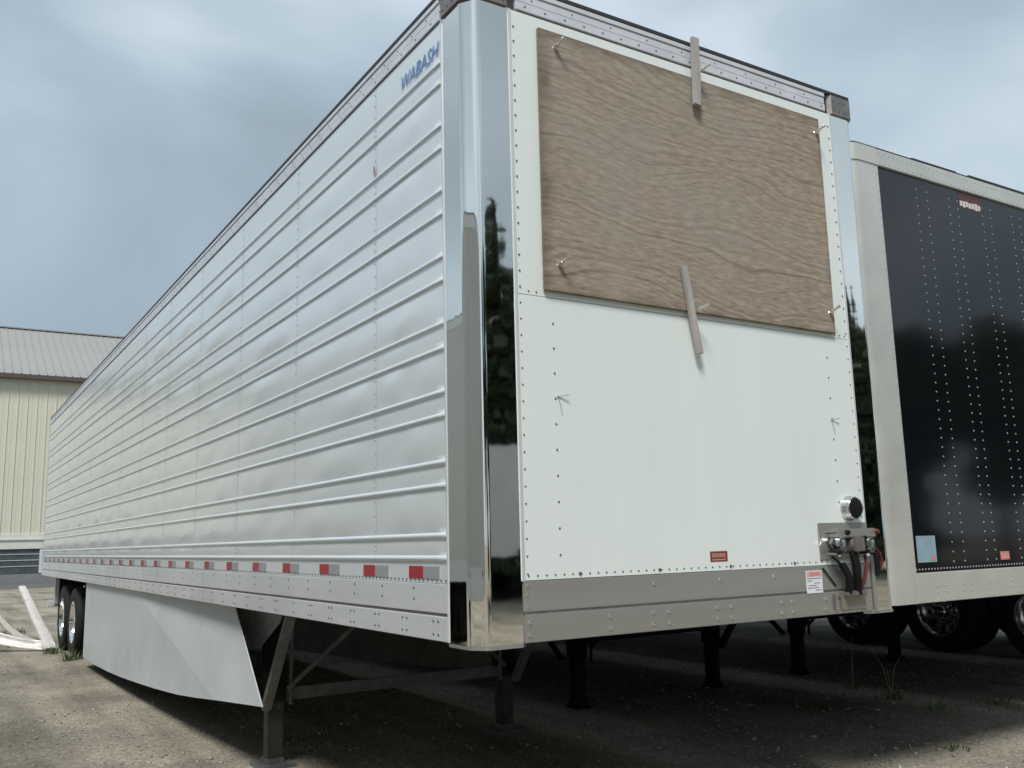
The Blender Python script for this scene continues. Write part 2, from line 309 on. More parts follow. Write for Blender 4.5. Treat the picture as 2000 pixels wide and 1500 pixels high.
# ------------------------------------------------------------------ building behind
def building():
    Y0, X0, X1 = 52, -24.0, 15.56; ze, zr_, yr = 11.0, 15.05, 60
    t = thing('steel_building', 'cream steel clad building with grey metal roof and brown gutter beyond the trailer rear', 'building', (X0, Y0, 0))
    MB().box(X0 + .05, X1 - .05, Y0 + .1, Y0 + 16, 0.02, ze - .05).build('wall_core', 'cream', t)
    MB().add([(X0, Y0 + .1, ze), (X0, yr, zr_ - .1), (X0, 2 * yr - Y0 - .1, ze)], [(0, 1, 2)]).build('gable', 'cream', t)
    MB().add([(X1, Y0 + .1, ze), (X1, yr, zr_ - .1), (X1, 2 * yr - Y0 - .1, ze)], [(2, 1, 0)]).build('gable', 'cream', t)
    wp = .46; prof = [(0, 0), (.02, -.04), (.055, -.04), (.075, 0), (.2, 0), (.21, -.01), (.25, -.01), (.26, 0), (wp, 0)]
    me = None
    for i in range(int((X1 - X0) / wp)):
        if me is None:
            b = MB(); n = len(prof); b.add([(x, y, 0) for x, y in prof] + [(x, y, 8.5) for x, y in prof], [(j, j + 1, n + j + 1, n + j) for j in range(n - 1)])
            o = b.build('wall_panel', 'cream', None, smooth=0); me = o.data
        else: o = obj('wall_panel', me, None)
        o.location = (X0 + i * wp, Y0, 2.45); o.parent = t; o.matrix_parent_inverse = Matrix.Translation(-t.location)
    rp = .41; sl_ = Vector((0, yr - Y0 + .35, zr_ - ze + .18)); me = None
    for i in range(int((X1 - X0) / rp)):
        if me is None:
            nrm = Vector((0, -sl_.z, sl_.y)).normalized(); P = []
            for q in (Vector((0, 0, 0)), sl_):
                for x, h in ((0, 0), (.015, .05), (.045, .05), (.06, 0), (rp, 0)): P.append(q + Vector((x, 0, 0)) + nrm * h)
            o = MB().add(P, [(j, j + 1, 6 + j, 5 + j) for j in range(4)]).build('roof_panel', 'groof', None, smooth=0); me = o.data
        else: o = obj('roof_panel', me, None)
        o.location = (X0 + i * rp, Y0 - .35, ze - .05); o.parent = t; o.matrix_parent_inverse = Matrix.Translation(-t.location)
    MB().add([(X0, yr, zr_ + .06), (X1, yr, zr_ + .06), (X1, 2 * yr - Y0, ze), (X0, 2 * yr - Y0, ze)], [(0, 1, 2, 3)]).build('rear_roof', 'groof', t, smooth=0)
    MB().box(X0, X1, yr - .25, yr + .25, zr_ + .1, zr_ + .17).build('ridge_cap', 'groof', t)
    MB().box(X0, X1, Y0 - .46, Y0 - .16, ze - .30, ze - .07).build('gutter', 'gutter', t)
    MB().box(X0, X1, Y0 - .1, Y0 + .1, 1.75, 2.5).box(X0, X1, Y0 - .16, Y0 + .1, 2.2, 2.28).build('wainscot', 'wains', t)
    MB().box(X0, X1, Y0 - .25, Y0 + .1, .01, .46).build('plinth', 'concrete', t)
    # dark dock door bays
    for i, x in enumerate(np.arange(X0 + .3, X1 - 4, 4.62)):
        d = MB().box(x, x + 4.05, Y0 - .02, Y0 + .09, .5, 1.72).build('dock_door', 'doorpanel', t)
        f = MB(); f.box(x + 3.85, x + 4.0, Y0 - .08, Y0 - .03, .5, 1.72)
        for zz in (.84, 1.15, 1.46): f.box(x, x + 3.84, Y0 - .05, Y0 - .03, zz, zz + .03)
        f.build('frame', 'rail', d)
building()

# ------------------------------------------------------------------ wheels
def wheel_meshes():
    T = MB(); pr = [(.29, -.13), (.34, -.145), (.42, -.15), (.475, -.14), (.497, -.118), (.5, -.1)]
    for gx in (-.06, -.02, .02, .06): pr += [(.5, gx - .006), (.486, gx - .005), (.486, gx + .005), (.5, gx + .006)]
    pr += [(.5, .1), (.497, .118), (.475, .14), (.42, .15), (.34, .145), (.29, .13)]
    T.lathe(pr, (0, 0, 0), (1, 0, 0), 48)
    T = T.build('tyre', 'tyre', smooth=40)
    # outer face towards -x ; dished aluminium disc with hand holes
    r = MB().lathe([(.292, .14), (.292, -.13), (.30, -.142), (.285, -.142), (.275, -.12), (.262, -.10), (.255, -.02), (.235, .012), (.19, .02), (.165, .01), (.15, -.03), (.115, -.036), (.1, -.06), (.085, -.11), (.07, -.12), (.001, -.122)], (0, 0, 0), (1, 0, 0), 40)
    for j in range(10):
        t = 2 * math.pi * j / 10; r.tube([(-.01, .14 * math.cos(t) * 1.0, .14 * math.sin(t)), (-.055, .14 * math.cos(t), .14 * math.sin(t))], .014, 6)
    r = r.build('rim', 'rim', smooth=40)
    h = MB()
    for j in range(10):
        t = 2 * math.pi * (j + .5) / 10; h.lathe([(.03, -.002), (.001, -.0021)], (.0085, .212 * math.cos(t), .212 * math.sin(t)), (1, 0, 0), 10)
    h = h.build('hand_hole', 'under')
    ms = T.data, r.data, h.data
    for o in (T, r, h): bpy.data.objects.remove(o)
    return ms
WM = wheel_meshes()
def wheel(parent, x, y, side=-1, dual=True, r=.5, rim=None):
    wobj = bpy.data.objects.new('wheel', None); COL.objects.link(wobj); wobj.location = (x, y, r); wobj.parent = parent; wobj.matrix_parent_inverse = Matrix.Translation(-parent.location); wobj.empty_display_size = .1
    for k in range(2 if dual else 1):
        for nm, me in zip(('tyre', 'rim', 'hand_hole'), WM):
            if k and nm != 'tyre': continue
            o = bpy.data.objects.new(nm, me); COL.objects.link(o); o.parent = wobj; o.location = (-side * k * .33, 0, 0); o.rotation_euler = (random.uniform(0, 3), 0, 0)
            if side > 0: o.scale = (-1, 1, 1)
            if rim and nm == 'rim': o.material_slots[0].link = 'OBJECT'; o.material_slots[0].material = M[rim]
    return wobj

def landing_gear(t, xc, y, zb, side, brace=True, mt='gear'):
    """one leg; side=-1 left, +1 right; xc = leg centre"""
    MB().box(xc - .07, xc + .07, y - .07, y + .07, .44, zb - .03).build('leg_housing', 'under', t, bevel=.006)  # housing near black, shade put into its colour
    if brace and mt == 'gear': mt = 'gearlight'
    MB().box(xc - .055, xc + .055, y - .055, y + .055, .05, .45).build('leg', 'gear' if mt != 'under' else mt, t, bevel=.005)
    fw = .13 if mt != 'under' else .085
    MB().box(xc - fw, xc + fw, y - fw, y + fw, .0, .022).box(xc - .06, xc + .06, y - .08, y + .08, .02, .06).build('foot', mt, t, bevel=.004)
    if brace:
        gx = xc + side * .075; bm_, gm_ = ('brace_grey', 'gusset_grey') if mt == 'gearlight' else (mt, mt)
        P = [(y + .85, zb - .02), (y - .42, zb - .02), (y - .36, zb - .09), (y + .10, .80), (y + .22, .80), (y + .8, zb - .1)]
        MB().add([(gx + side * .004, a, b) for a, b in P] + [(gx + side * .012, a, b) for a, b in P], [tuple(range(6)), tuple(range(11, 5, -1))] + [(i, (i + 1) % 6, 6 + (i + 1) % 6, 6 + i) for i in range(6)]).build('gusset', gm_, t)
        MB().bar((gx + side * .0, y - .56, zb - .03), (gx + side * .0, y - .06, .40), .05, .065, (1, 0, 0)).build('brace', bm_, t, bevel=.005)
        MB().bar((gx + side * .04, y + .82, zb - .06), (gx + side * .04, y + .08, .43), .035, .05, (1, 0, 0)).build('brace', mt, t, bevel=.004)
        MB().tube([(xc - side * .09, y - .1, zb - .1), (xc - side * .09, y - .1, .42)], .014, 8).build('crank_rod', mt, t)
        MB().tube([(xc - side * .06, y - .12, .53), (xc - side * .68, y - .3, zb + .0)], .018, 8).build('brace', mt, t)

# ------------------------------------------------------------------ main white trailer
W_, LEN = 2.6, 16.15
ZB, ZP, ZG, ZR, ZT = 1.12, 1.362, 1.228, 3.905, 4.046
T = thing('refrigerated_trailer', 'large white refrigerated semi trailer with ribbed silver side and boarded-up front', 'trailer', (1.3, 6, 0))
ribs = [3.707, 3.605, 3.400, 3.292, 3.090, 2.980, 2.782, 2.674, 2.478, 2.368, 2.175, 2.072, 1.870, 1.770, 1.559, 1.463]
def corner(mirror=False, inset=0.):
    P = [(.0, .236), (.0, .085), (.0, .073), (.006, .060), (.014, .048), (.030, .024), (.038, .012), (.046, .004), (.056, .0), (.07, .0), (.212, .0)]
    Q = [(x + inset * .9, y + inset * .9) for x, y in P]
    return [(W_ - x, y) for x, y in Q] if mirror else Q
# inner body, kept behind the skins
c1 = [(x + .02, y + .02) for x, y in corner()]; c2 = [(W_ - x, y) for x, y in c1]
MB().prism(c1[::1] + c2[::-1] + [(W_ - .012, LEN - .02), (.02, LEN - .02)], ZB + .01, ZR).build('body', 'white', T, smooth=0)
MB().box(.02, W_ - .02, .06, LEN - .02, ZR + .002, ZT - .02).build('roof_frame', 'toprail', T)
# left side: ribbed panels between rivet seams
seams = [.238, .98] + [2.185 + 1.219 * i for i in range(12)]; seams = [s_ for s_ in seams if s_ < 16] + [LEN - .03]
zs = []
def rib_samples():
    edges = sorted(ribs); z = [ZP - .004]
    pts = [(ZP - .004, 0, 0)]
    prev = ZP
    for r_ in edges:
        lo, hi = r_ - .014, r_ + .011
        if lo - prev > .03:
            n = 8 if lo - prev > .12 else 4; fl = 0 if len(pts) == 1 else 1
            for i in range(1, n): pts.append((prev + (lo - prev) * i / n, 0, math.sin(math.pi * i / n) * (1 if n == 8 else .25) * fl))
        pts += [(lo, 0, 0), (lo + .002, .0055, 0), (lo + .005, .0088, 0), (lo + .011, .0102, 0), (lo + .017, .0094, 0), (lo + .022, .0055, 0), (hi, 0, 0)]
        prev = hi
    for i in range(1, 6): pts.append((prev + (ZR - prev) * i / 6, 0, .3 * math.sin(math.pi * i / 6)))
    pts.append((ZR, 0, 0)); return pts
RP = rib_samples()
for k in range(len(seams) - 1):
    y0, y1 = seams[k], seams[k + 1]; ny = 16 if k < 6 else 8
    ph = rng.uniform(0, 6.28, 6); b = MB(); n = len(RP)
    for i in range(ny + 1):
        u = (i / ny if not (k == 0 and i == 1) else .015); env = math.sin(math.pi * u) ** .45
        for z, d, pil in RP:
            wav = .0013 * math.sin(5.1 * u + 3 * z + ph[0]) + .0011 * math.sin(9 * u + 8.3 * z + ph[1]) + .0007 * math.sin(17 * u + ph[2] + 5 * z)
            b.v.append((-((0 if k == 0 and i == 0 else d) + pil * env * (.0052 + 1.7 * wav) + (.0006 if i == 0 else 0)), y0 + (y1 - y0) * u, z))
    for i in range(ny):
        for j in range(n - 1): b.f.append((i * n + j, i * n + j + 1, (i + 1) * n + j + 1, (i + 1) * n + j))
    b.build('side_panel', 'side', T, smooth=50)
MB().box(W_ - .011, W_, .238, LEN - .03, ZP, ZR).build('side_wall', 'side', T)
rv = MB()                                               # seam rivets
allz = sorted([ZP] + ribs + [ZR])
for s_ in seams[1:-1]:
    for a_, b_ in zip(allz[:-1], allz[1:]):
        if b_ - a_ < .05: continue
        n = 3 if b_ - a_ > .15 else 2
        for i in range(n): rv.rivet((-.001, s_ + .012, a_ + .035 + (b_ - a_ - .07) * i / (n - 1)), (-1, 0, 0), .006, .003, 6)
rv.build('seam_rivets', 'rivets', T, kind='stuff')
rv = MB()
yy = .26
while yy < 16: rv.rivet((-.001, yy, ZP + .008), (-1, 0, 0), .007, .003, 6); yy += .042
yy = .55
i = 0
while yy < 16:
    for z in (1.335, 1.288): rv.rivet((-.008, yy, z), (-1, 0, 0), .008, .003, 6)
    yy += .34
for yb in np.arange(.32, 16, .305):
    for dy in ((0,) if int(yb * 10) % 7 == 0 else (0, .045)):
        for z in (1.202, 1.148): rv.rivet((-.008, yb + dy, z), (-1, 0, 0), .008, .003, 6)
rv.build('rail_rivets', 'rivet', T, kind='stuff')
# bottom side rails
for x0, x1 in ((-.008, .03), (W_ - .03, W_ + .008)):
    o = MB().box(x0, x1, .24, LEN, ZG + .006, ZP - .006).build('side_rail', 'rail', T, bevel=.003)
    MB().box(x0, x1, .24, LEN, ZB, ZG - .006).build('rail_flange', 'rail', o, bevel=.003)
MB().box(-.003, .03, .24, LEN - .01, ZG - .0065, ZG + .0065).box(W_ - .03, W_ + .003, .24, LEN - .01, ZG - .0065, ZG + .0065).build('rail_groove', 'cap', T)
# reflective tape
ends = [.611, 1.13, 1.746, 2.378, 3.001]; 
while ends[-1] < 15.3: ends.append(ends[-1] + .637)
mr = MB().box(-.0035, 0, -.142, 0, 1.3755, 1.4285).build('red_reflector', 'red', T).data
ms_ = MB().box(-.0033, 0, -.296, -.1425, 1.3755, 1.4285).build('silver_reflector', 'silver', T).data
for i, ye in enumerate(ends):
    for nm, me in (('red_reflector', mr), ('silver_reflector', ms_)):
        o = bpy.data.objects[nm] if i == 0 else obj(nm, me, None, T)
        o.location = (0, ye, 0)
# top rails (side)
def top_rail(x0, x1, y0, y1, axis, name='top_rail'):
    b = MB()
    for z0, z1, d in ((ZR + .008, ZR + .050, .009), (ZR + .053, ZR + .092, .006), (ZR + .094, ZT - .022, .011)):
        if axis == 'L': b.box(-d, .03, y0, y1, z0, z1)
        elif axis == 'R': b.box(W_ - .03, W_ + d, y0, y1, z0, z1)
        else: b.box(x0, x1, -d, .03, z0, z1)
    return b.build(name, 'toprail', T, bevel=.002)
top_rail(0, 0, .25, LEN, 'L'); top_rail(0, 0, .25, LEN, 'R'); fr = top_rail(.25, W_ - .25, 0, 0, 'F', 'front_top_rail')
MB().box(.006, .03, .2, LEN, ZR + .001, ZT - .03).box(.2, W_ - .2, .006, .03, ZR + .001, ZT - .03).build('rail_seal', 'darkrubber', T)
rv = MB()
for yb in np.arange(.33, 16, .16): rv.rivet((-.009, yb, ZR + .03), (-1, 0, 0), .0055, .003, 6); rv.rivet((-.006, yb + .05, ZR + .073), (-1, 0, 0), .005, .003, 6)
for xb in np.arange(.3, 2.32, .112): rv.rivet((xb, -.009, ZR + .03), (0, -1, 0), .006, .003, 6)
for xb in np.arange(.34, 2.32, .23): rv.rivet((xb, -.006, ZR + .073), (0, -1, 0), .005, .003, 6)
rv.build('top_rail_rivets', 'rivet', T, kind='stuff')
rc = [(x - .013, y - .013) for x, y in corner()]; rc2 = [(W_ - x, y) for x, y in rc]
MB().prism(rc[1:-1] + rc2[1:-1][::-1] + [(W_ + .013, LEN + .01), (-.013, LEN + .01)], ZT - .02, ZT - .002).build('roof_edge', 'darkrubber', T)
rr_ = [(.02, .03), (W_ - .02, .03), (W_ - .02, LEN - .02), (.02, LEN - .02)]
MB().prism(rr_, ZT - .001, ZT + .012).build('roof', 'roof', T, bevel=.004)
# polished corner posts with caps
for mi in (False, True):
    P = corner(mi); P = [(x + (.003 if mi else -.003), y - .003) for x, y in P]; Qi = [(x + (-.008 if mi else .008), y + .008) for x, y in P]
    b = MB(); b.prism(P + Qi[::-1], ZB - .002, ZR + .003)
    post = b.build('corner_post', 'mirror', T, smooth=40)
    e_ = MB(); sg = -1 if mi else 1; xb = W_ if mi else 0
    e_.box(min(xb + sg * .208, xb + sg * .222), max(xb + sg * .208, xb + sg * .222), -.0085, .0, ZP + .001, ZR)
    e_.box(min(xb - sg * .007, xb), max(xb - sg * .007, xb), .230, .242, ZB, ZR)
    e_.build('edge_trim', 'rail', post, bevel=.001)
    # lower lip
    Pl = [(x + (.006 if mi else -.006), y - .006) for x, y in corner(mi)]; Ql = [(x + (-.03 if mi else .03), y + .03) for x, y in corner(mi)]
    MB().prism(Pl + Ql[::-1], ZB - .016, ZB - .003).build('lower_lip', 'stain', post)
    Pc = [(x + (.014 if mi else -.014), y - .014) for x, y in corner(mi)]; Qc = [(x + (-.03 if mi else .03), y + .03) for x, y in corner(mi)]
    cp = MB().prism(Pc + Qc[::-1], ZR + .004, ZT - .023).build('corner_cap', 'cap', T, smooth=40)
    rv = MB()
    for i in range(3):
        for zz in (.03, .085): rv.rivet((xb + sg * (.09 + .045 * i), -.0145, ZR + zz), (0, -1, 0), .006, .004, 6); rv.rivet((xb - sg * .0145, .11 + .045 * i, ZR + zz), (-sg, 0, 0), .006, .004, 6)
    rv.build('rivets', 'rivet', cp, kind='stuff')
# front: upper and lower sheets, stainless sill
MB().box(.205, W_ - .205, -.004, .012, 2.576, ZR - .001).build('front_panel', 'white', T, bevel=.0015)
MB().box(.205, W_ - .205, -.0055, .012, ZP + .004, 2.5735).build('front_panel', 'white', T, bevel=.0015)
MB().box(.214, W_ - .214, -.012, .012, ZG + .013, ZP + .002).build('front_sill', 'stain', T, bevel=.003)
MB().box(.214, W_ - .214, -.012, .012, ZB, ZG + .003).build('front_sill', 'stain', T, bevel=.003)
MB().box(.215, W_ - .215, -.0075, .012, ZG, ZG + .016).build('sill_groove', 'cap', T)
rv = MB()
for z in np.arange(ZP + .03, ZR - .02, .0715):
    for x in (.236, W_ - .236): rv.rivet((x, -.0055, z), (0, -1, 0), .0052, .003, 6)
for i, z in enumerate(np.arange(1.465, 2.55, .1105)):
    for x in (.402, 2.19): rv.rivet((x, -.0055, z), (0, -1, 0), .0058, .0035, 6)
for x in np.arange(.24, 2.38, .0445): rv.rivet((x, -.0055, ZP + .022), (0, -1, 0), .0052, .003, 6)
for x in (.28, .32, 2.27, 2.31, 2.35): rv.rivet((x, -.004, 2.592), (0, -1, 0), .0055, .003, 6)
for x in np.arange(.5, 2.2, .44): rv.rivet((x, -.0055, ZP + .022), (0, -1, 0), .009, .005, 8)
rv.build('front_rivets', 'rivet', T, kind='stuff')
rv = MB()
for x in (.90, 1.30, 1.66): rv.rivet((x, -.012, 1.325), (0, -1, 0), .010, .007, 8)
for x, dz in ((.235, 0), (.645, 0), (.885, 0), (.975, 0), (1.27, 0), (1.36, 0), (1.70, 0), (1.775, 0), (2.02, 0), (2.10, 0)):
    for z in (1.20, 1.15): rv.rivet((x, -.012, z), (0, -1, 0), .0095, .007, 8)
for z in (1.26, 1.31, 1.345): rv.rivet((.228, -.012, z), (0, -1, 0), .007, .005, 8)
rv.build('sill_bolts', 'rivetb', T, kind='stuff')
# lettering high on the side
me = text_mesh('WABASH', .112, .0005, .3, .0); me.materials.append(M['blue'])
o = obj('lettering', me, None, T); xs = [v.co.x for v in me.vertices]; wd = max(xs) - min(xs); sc = .400 / wd
o.matrix_world = Matrix.Translation((-.0055, .678, 3.748)) @ Matrix(((0, 0, -1, 0), (-sc, 0, 0, 0), (0, .9, 0, 0), (0, 0, 0, 1)))
# scuff on upper side
MB().add([(-.0075, .985, 3.47), (-.0075, 1.0, 3.485), (-.0075, 1.004, 3.45), (-.0075, .99, 3.41), (-.0075, .968, 3.40), (-.0075, .978, 3.44)], [(0, 1, 2, 3, 4, 5)]).build('scuff_patch', 'print_pink', T, smooth=0).hide_render = False
bpy.data.objects['scuff_patch'].data.materials[0] = mat('scuff_grime', (.36, .30, .28), .7, var=.2, vscale=40)
# stickers
s1 = MB().box(1.252, 1.362, -.0068, -.0056, 1.408, 1.456).build('warning_sticker', 'print_red', T)
b = MB(); x = 1.262
for wch in (.012, .009, .013, .010, .012, .009, .011): b.box(x, x + wch * .8, -.0076, -.0069, 1.428, 1.447); x += wch + .002
b.box(1.262, 1.35, -.0076, -.0069, 1.414, 1.420); b.build('print', mat('sticker_print_tan', (.42, .27, .2), .5), s1)
s2 = MB().box(1.886, 2.004, -.0136, -.0122, 1.232, 1.343).build('notice_sticker', 'print_p', T)
MB().box(1.889, 2.001, -.0142, -.0137, 1.312, 1.340).build('header', mat('sticker_header', (.68, .42, .43), .5), s2)
b = MB(); x = 1.91
for wch in (.010, .016, .012, .014, .009): b.box(x, x + wch, -.0148, -.0143, 1.318, 1.334); x += wch + .004
b.build('print', 'print_pink', s2)
b = MB()
for i, (xa, xb2) in enumerate(((1.893, 1.995), (1.893, 1.93), (1.94, 1.985), (1.90, 1.96), (1.893, 1.975), (1.95, 1.998))): z = 1.302 - i * .0115; b.box(xa, xb2, -.0142, -.0137, z, z + .004)
b.build('print', 'ink', s2)
# round chrome-ringed lamp housing
rl = MB().lathe([(.066, 0), (.066, -.010), (.061, -.016), (.060, -.042), (.056, -.048), (.051, -.045)], (2.262, -.0056, 1.653), (0, 1, 0), 36).build('round_lamp', 'chrome', T, smooth=40)
MB().lathe([(.053, -.043), (.050, -.050), (.034, -.055), (.001, -.057)], (2.262, -.0056, 1.653), (0, 1, 0), 30).build('lens', 'lens', rl, smooth=40)
b = MB()
for i in range(8): t = i * math.pi / 4; b.rivet((2.262 + .058 * math.cos(t), -.052, 1.653 + .058 * math.sin(t)), (0, -1, 0), .0035, .003, 6)
b.rivet((2.262 - .061, -.028, 1.66), (-1, 0, 0), .006, .004, 6); b.build('screws', 'rivet', rl, kind='stuff')
# air and electric connector box
cb = MB().box(2.006, 2.386, -.012, -.0056, 1.392, 1.579).build('connector_box', 'stain', T, bevel=.003)
b = MB().box(2.075, 2.38, -.075, -.013, 1.50, 1.548); b.build('hood', 'stain', cb, bevel=.006)
def gladhand(x, z, nm):
    b = MB(); b.lathe([(.03, 0), (.034, -.02), (.034, -.05), (.028, -.062), (.018, -.062), (.016, -.05), (.001, -.05)], (x, -.02, z), (0, 1, 0), 18); b.bar((x - .05, -.05, z + .012), (x + .03, -.07, z - .035), .03, .022, (0, 1, 0)); b.tube([(x + .01, -.02, z - .02), (x + .012, -.045, z - .07)], .014, 8)
    b.build(nm, 'chrome', cb, smooth=40)
gladhand(2.10, 1.475, 'gladhand'); gladhand(2.325, 1.470, 'gladhand'); 
b = MB().lathe([(.042, 0), (.044, -.03), (.038, -.07), (.03, -.075), (.001, -.075)], (2.212, -.013, 1.462), (0, 1, 0), 20); b.box(2.175, 2.25, -.1, -.085, 1.43, 1.505).build('socket', 'cap', cb, bevel=.004)
for (x, z, r_, mm) in ((2.145, 1.528, .016, 'lens'), (2.07, 1.43, .015, 'lens'), (2.275, 1.50, .012, 'lens'), (2.38, 1.53, .016, 'hosered'), (2.285, 1.43, .014, 'lens'), (2.04, 1.53, .008, 'rivet'), (2.04, 1.42, .008, 'rivet')):
    MB().lathe([(r_, 0), (r_ * 1.05, -.03), (r_ * .7, -.06), (.001, -.06)], (x, -.03, z), (0, 1, 0), 12).build('knob', mm, cb, smooth=40)
hz = MB().tube([(2.20, -.06, 1.43), (2.205, -.07, 1.36), (2.225, -.055, 1.29), (2.25, -.03, 1.215)], .022, 10).build('hose', 'hose', cb)
MB().tube([(2.12, -.05, 1.37), (2.15, -.06, 1.31), (2.165, -.05, 1.26), (2.17, -.03, 1.215)], .019, 10).build('hose', 'hose', cb)
MB().tube([(2.07, -.03, 1.41), (2.12, -.05, 1.36), (2.19, -.05, 1.30), (2.225, -.04, 1.26)], .006, 8).build('cable', 'hose', cb)
MB().tube([(2.305, -.05, 1.41), (2.30, -.06, 1.36), (2.285, -.05, 1.29), (2.28, -.03, 1.24)], .010, 8).build('hose', 'hosered', cb)
MB().tube([(2.01, -.018, 1.352), (2.05, -.02, 1.31), (2.10, -.018, 1.26)], .004, 6).build('cable', 'hose', cb)
MB().box(2.15, 2.30, -.05, -.0125, 1.206, 1.232).build('hose_bracket', 'cap', cb, bevel=.004)
sp_ = MB().box(2.075, 2.085, -.022, -.0125, 1.14, 1.222).box(2.125, 2.135, -.022, -.0125, 1.14, 1.222).box(2.075, 2.135, -.018, -.0125, 1.20, 1.21).build('stake_pocket', 'cap', T, bevel=.002)
MB().box(2.14, 2.33, -.016, -.0125, 1.135, 1.222).build('patch_plate', mat('brown_patch', (.36, .31, .26), .45, .5, var=.12, vscale=8), T, bevel=.002)
MB().bar((2.405, -.012, 1.41), (2.405, -.012, 1.125), .024, .016, (0, 1, 0)).build('conduit', 'stain', T, bevel=.003)
MB().tube([(2.41, -.03, 1.46), (2.45, -.035, 1.41), (2.47, -.03, 1.37), (2.46, -.02, 1.33)], .007, 8).build('cable', 'hosered', T)
MB().tube([(2.42, -.03, 1.42), (2.43, -.03, 1.35), (2.425, -.02, 1.30)], .014, 8).build('cable', 'hose', T)
# wire ties poking through the front skin
for x, z, sx in ((.415, 2.137, 1), (2.184, 2.121, 1)):
    b = MB().rivet((x, -.0055, z), (0, -1, 0), .007, .006, 8); b.tube([(x, -.006, z), (x + .025, -.016, z + .006), (x + .048, -.022, z + .010)], .0028, 6); b.tube([(x, -.007, z), (x + .01, -.010, z - .035), (x + .02, -.008, z - .075)], .0016, 5)
    b.build('wire_tie', 'rivets', T)
# front underside: upper coupler, crossmembers, landing gear, skirts, running gear
MB().box(.1, W_ - .1, .15, 2.4, ZB - .012, ZB + .005).build('coupler_plate', 'under', T)
MB().tube([(1.3, .92, ZB - .1), (1.3, .92, ZB)], .04, 14).build('kingpin', 'gear', T)
for i, yb in enumerate(np.arange(2.6, 15.9, .46)):
    MB().box(.06, W_ - .06, yb, yb + .05, ZB - .004, ZB + .008).box(.06, W_ - .06, yb + .02, yb + .03, ZB - .003, ZB + .06).build('crossmember', 'under', T)
for x in (.55, 2.0): MB().box(x - .04, x + .04, 8.5, 15.6, ZB - .17, ZB - .008).build('slider_rail', 'under', T)
for x in (.35, 2.25): MB().box(x - .03, x + .03, 2.9, 4.7, ZB - .06, ZB - .006).build('gear_mount', 'gear', T)
landing_gear(T, .335, 3.55, ZB - .02, -1); landing_gear(T, W_ - .335, 3.55, ZB - .02, 1)
MB().bar((.40, 3.52, .485), (W_ - .40, 3.52, .485), .05, .085).build('cross_brace', 'gearlight', T, bevel=.005)
def skirt(sx):
    X = (lambda x: x) if sx < 0 else (lambda x: W_ - x)
    b = MB(); P = [(10.75, .13), (9.8, .13), (8.85, .145), (7.9, .175), (7, .215), (6.1, .26), (5.2, .315), (4.6, .365), (4.0, .420)]
    tops = [(10.75, 1.11), (10.2, 1.11), (9.7, 1.11), (9.2, 1.11), (8.7, 1.11), (8.3, 1.11), (7.95, 1.11), (7.6, 1.11), (7.26, 1.11)]
    F = [(X(.10), 3.75, 1.11), (X(.065), 2.93, .508)] if sx < 0 else [(X(.10), 5.2, 1.11), (X(.05), 3.9, .43)]
    vs = [(X(.04), *q) for q in P] + [(X(.04), *q) for q in tops]; n = len(P)
    b.add(vs, [(i, i + 1, n + i + 1, n + i) for i in range(n - 1)])
    k = 6; A = Vector(vs[2 * n - 1]); B = Vector(vs[n - 1]); C_ = Vector(F[0]); D = Vector(F[1]); g_ = []
    for i in range(k + 1):
        for j in range(k + 1):
            u, v_ = i / k, j / k; g_.append((A * (1 - v_) + B * v_) * (1 - u) + (C_ * (1 - v_) + D * v_) * u)
    b.add(g_, [(i * (k + 1) + j, i * (k + 1) + j + 1, (i + 1) * (k + 1) + j + 1, (i + 1) * (k + 1) + j) for i in range(k) for j in range(k)])
    o = b.build('side_skirt', 'skirt' if sx < 0 else 'skirt_shade', T, smooth=0)
    so_ = o.modifiers.new('thick', 'SOLIDIFY'); so_.thickness = .008; so_.offset = -1 if sx < 0 else -1
    rvb = MB(); sgn = -1 if sx < 0 else 1
    for y, z, r_ in ((9.1, .62, .012), (8.0, .55, .012), (6.6, .52, .016), (5.0, .58, .018), (9.6, .9, .014), (10.4, .5, .010), (5.3, .42, .010)): rvb.rivet((X(.039), y, z), (sgn, 0, 0), r_, .006, 8)
    rvb.build('bolts', 'rivet', o, kind='stuff')
    MB().box(min(X(.036), X(.041)), max(X(.036), X(.041)), 9.0, 9.08, .94, 1.03).build('slot', 'under', o)
    return o
skirt(-1); skirt(1)
for y in (12.2, 13.48):
    wheel(T, .2, y, -1); wheel(T, W_ - .2, y, 1)
    MB().tube([(.35, y, .5), (W_ - .35, y, .5)], .065, 12).build('axle', 'under', T)
    for x in (.62, 1.98): MB().box(x - .05, x + .05, y - .3, y + .3, .56, .86).build('suspension', 'under', T)
MB().box(.45, .5, 14.6, 14.62, .35, 1.1).build('mud_flap_bracket', 'under', T)
for x in (.12, W_ - .5): MB().box(x, x + .38, 14.55, 14.56, .3, 1.09).build('mud_flap', 'tyre', T)
for x in (.25, W_ - .25): MB().box(x - .05, x + .05, 15.85, 15.95, .6, 1.11).build('bumper_post', 'rail', T, bevel=.005)
MB().box(.1, W_ - .1, 15.96, 16.06, .55, .66).build('rear_bumper', 'rail', T, bevel=.008)
MB().box(-.004, W_ + .004, LEN - .019, LEN + .03, ZB - .02, ZT - .024).build('rear_frame', 'alu', T, bevel=.006)

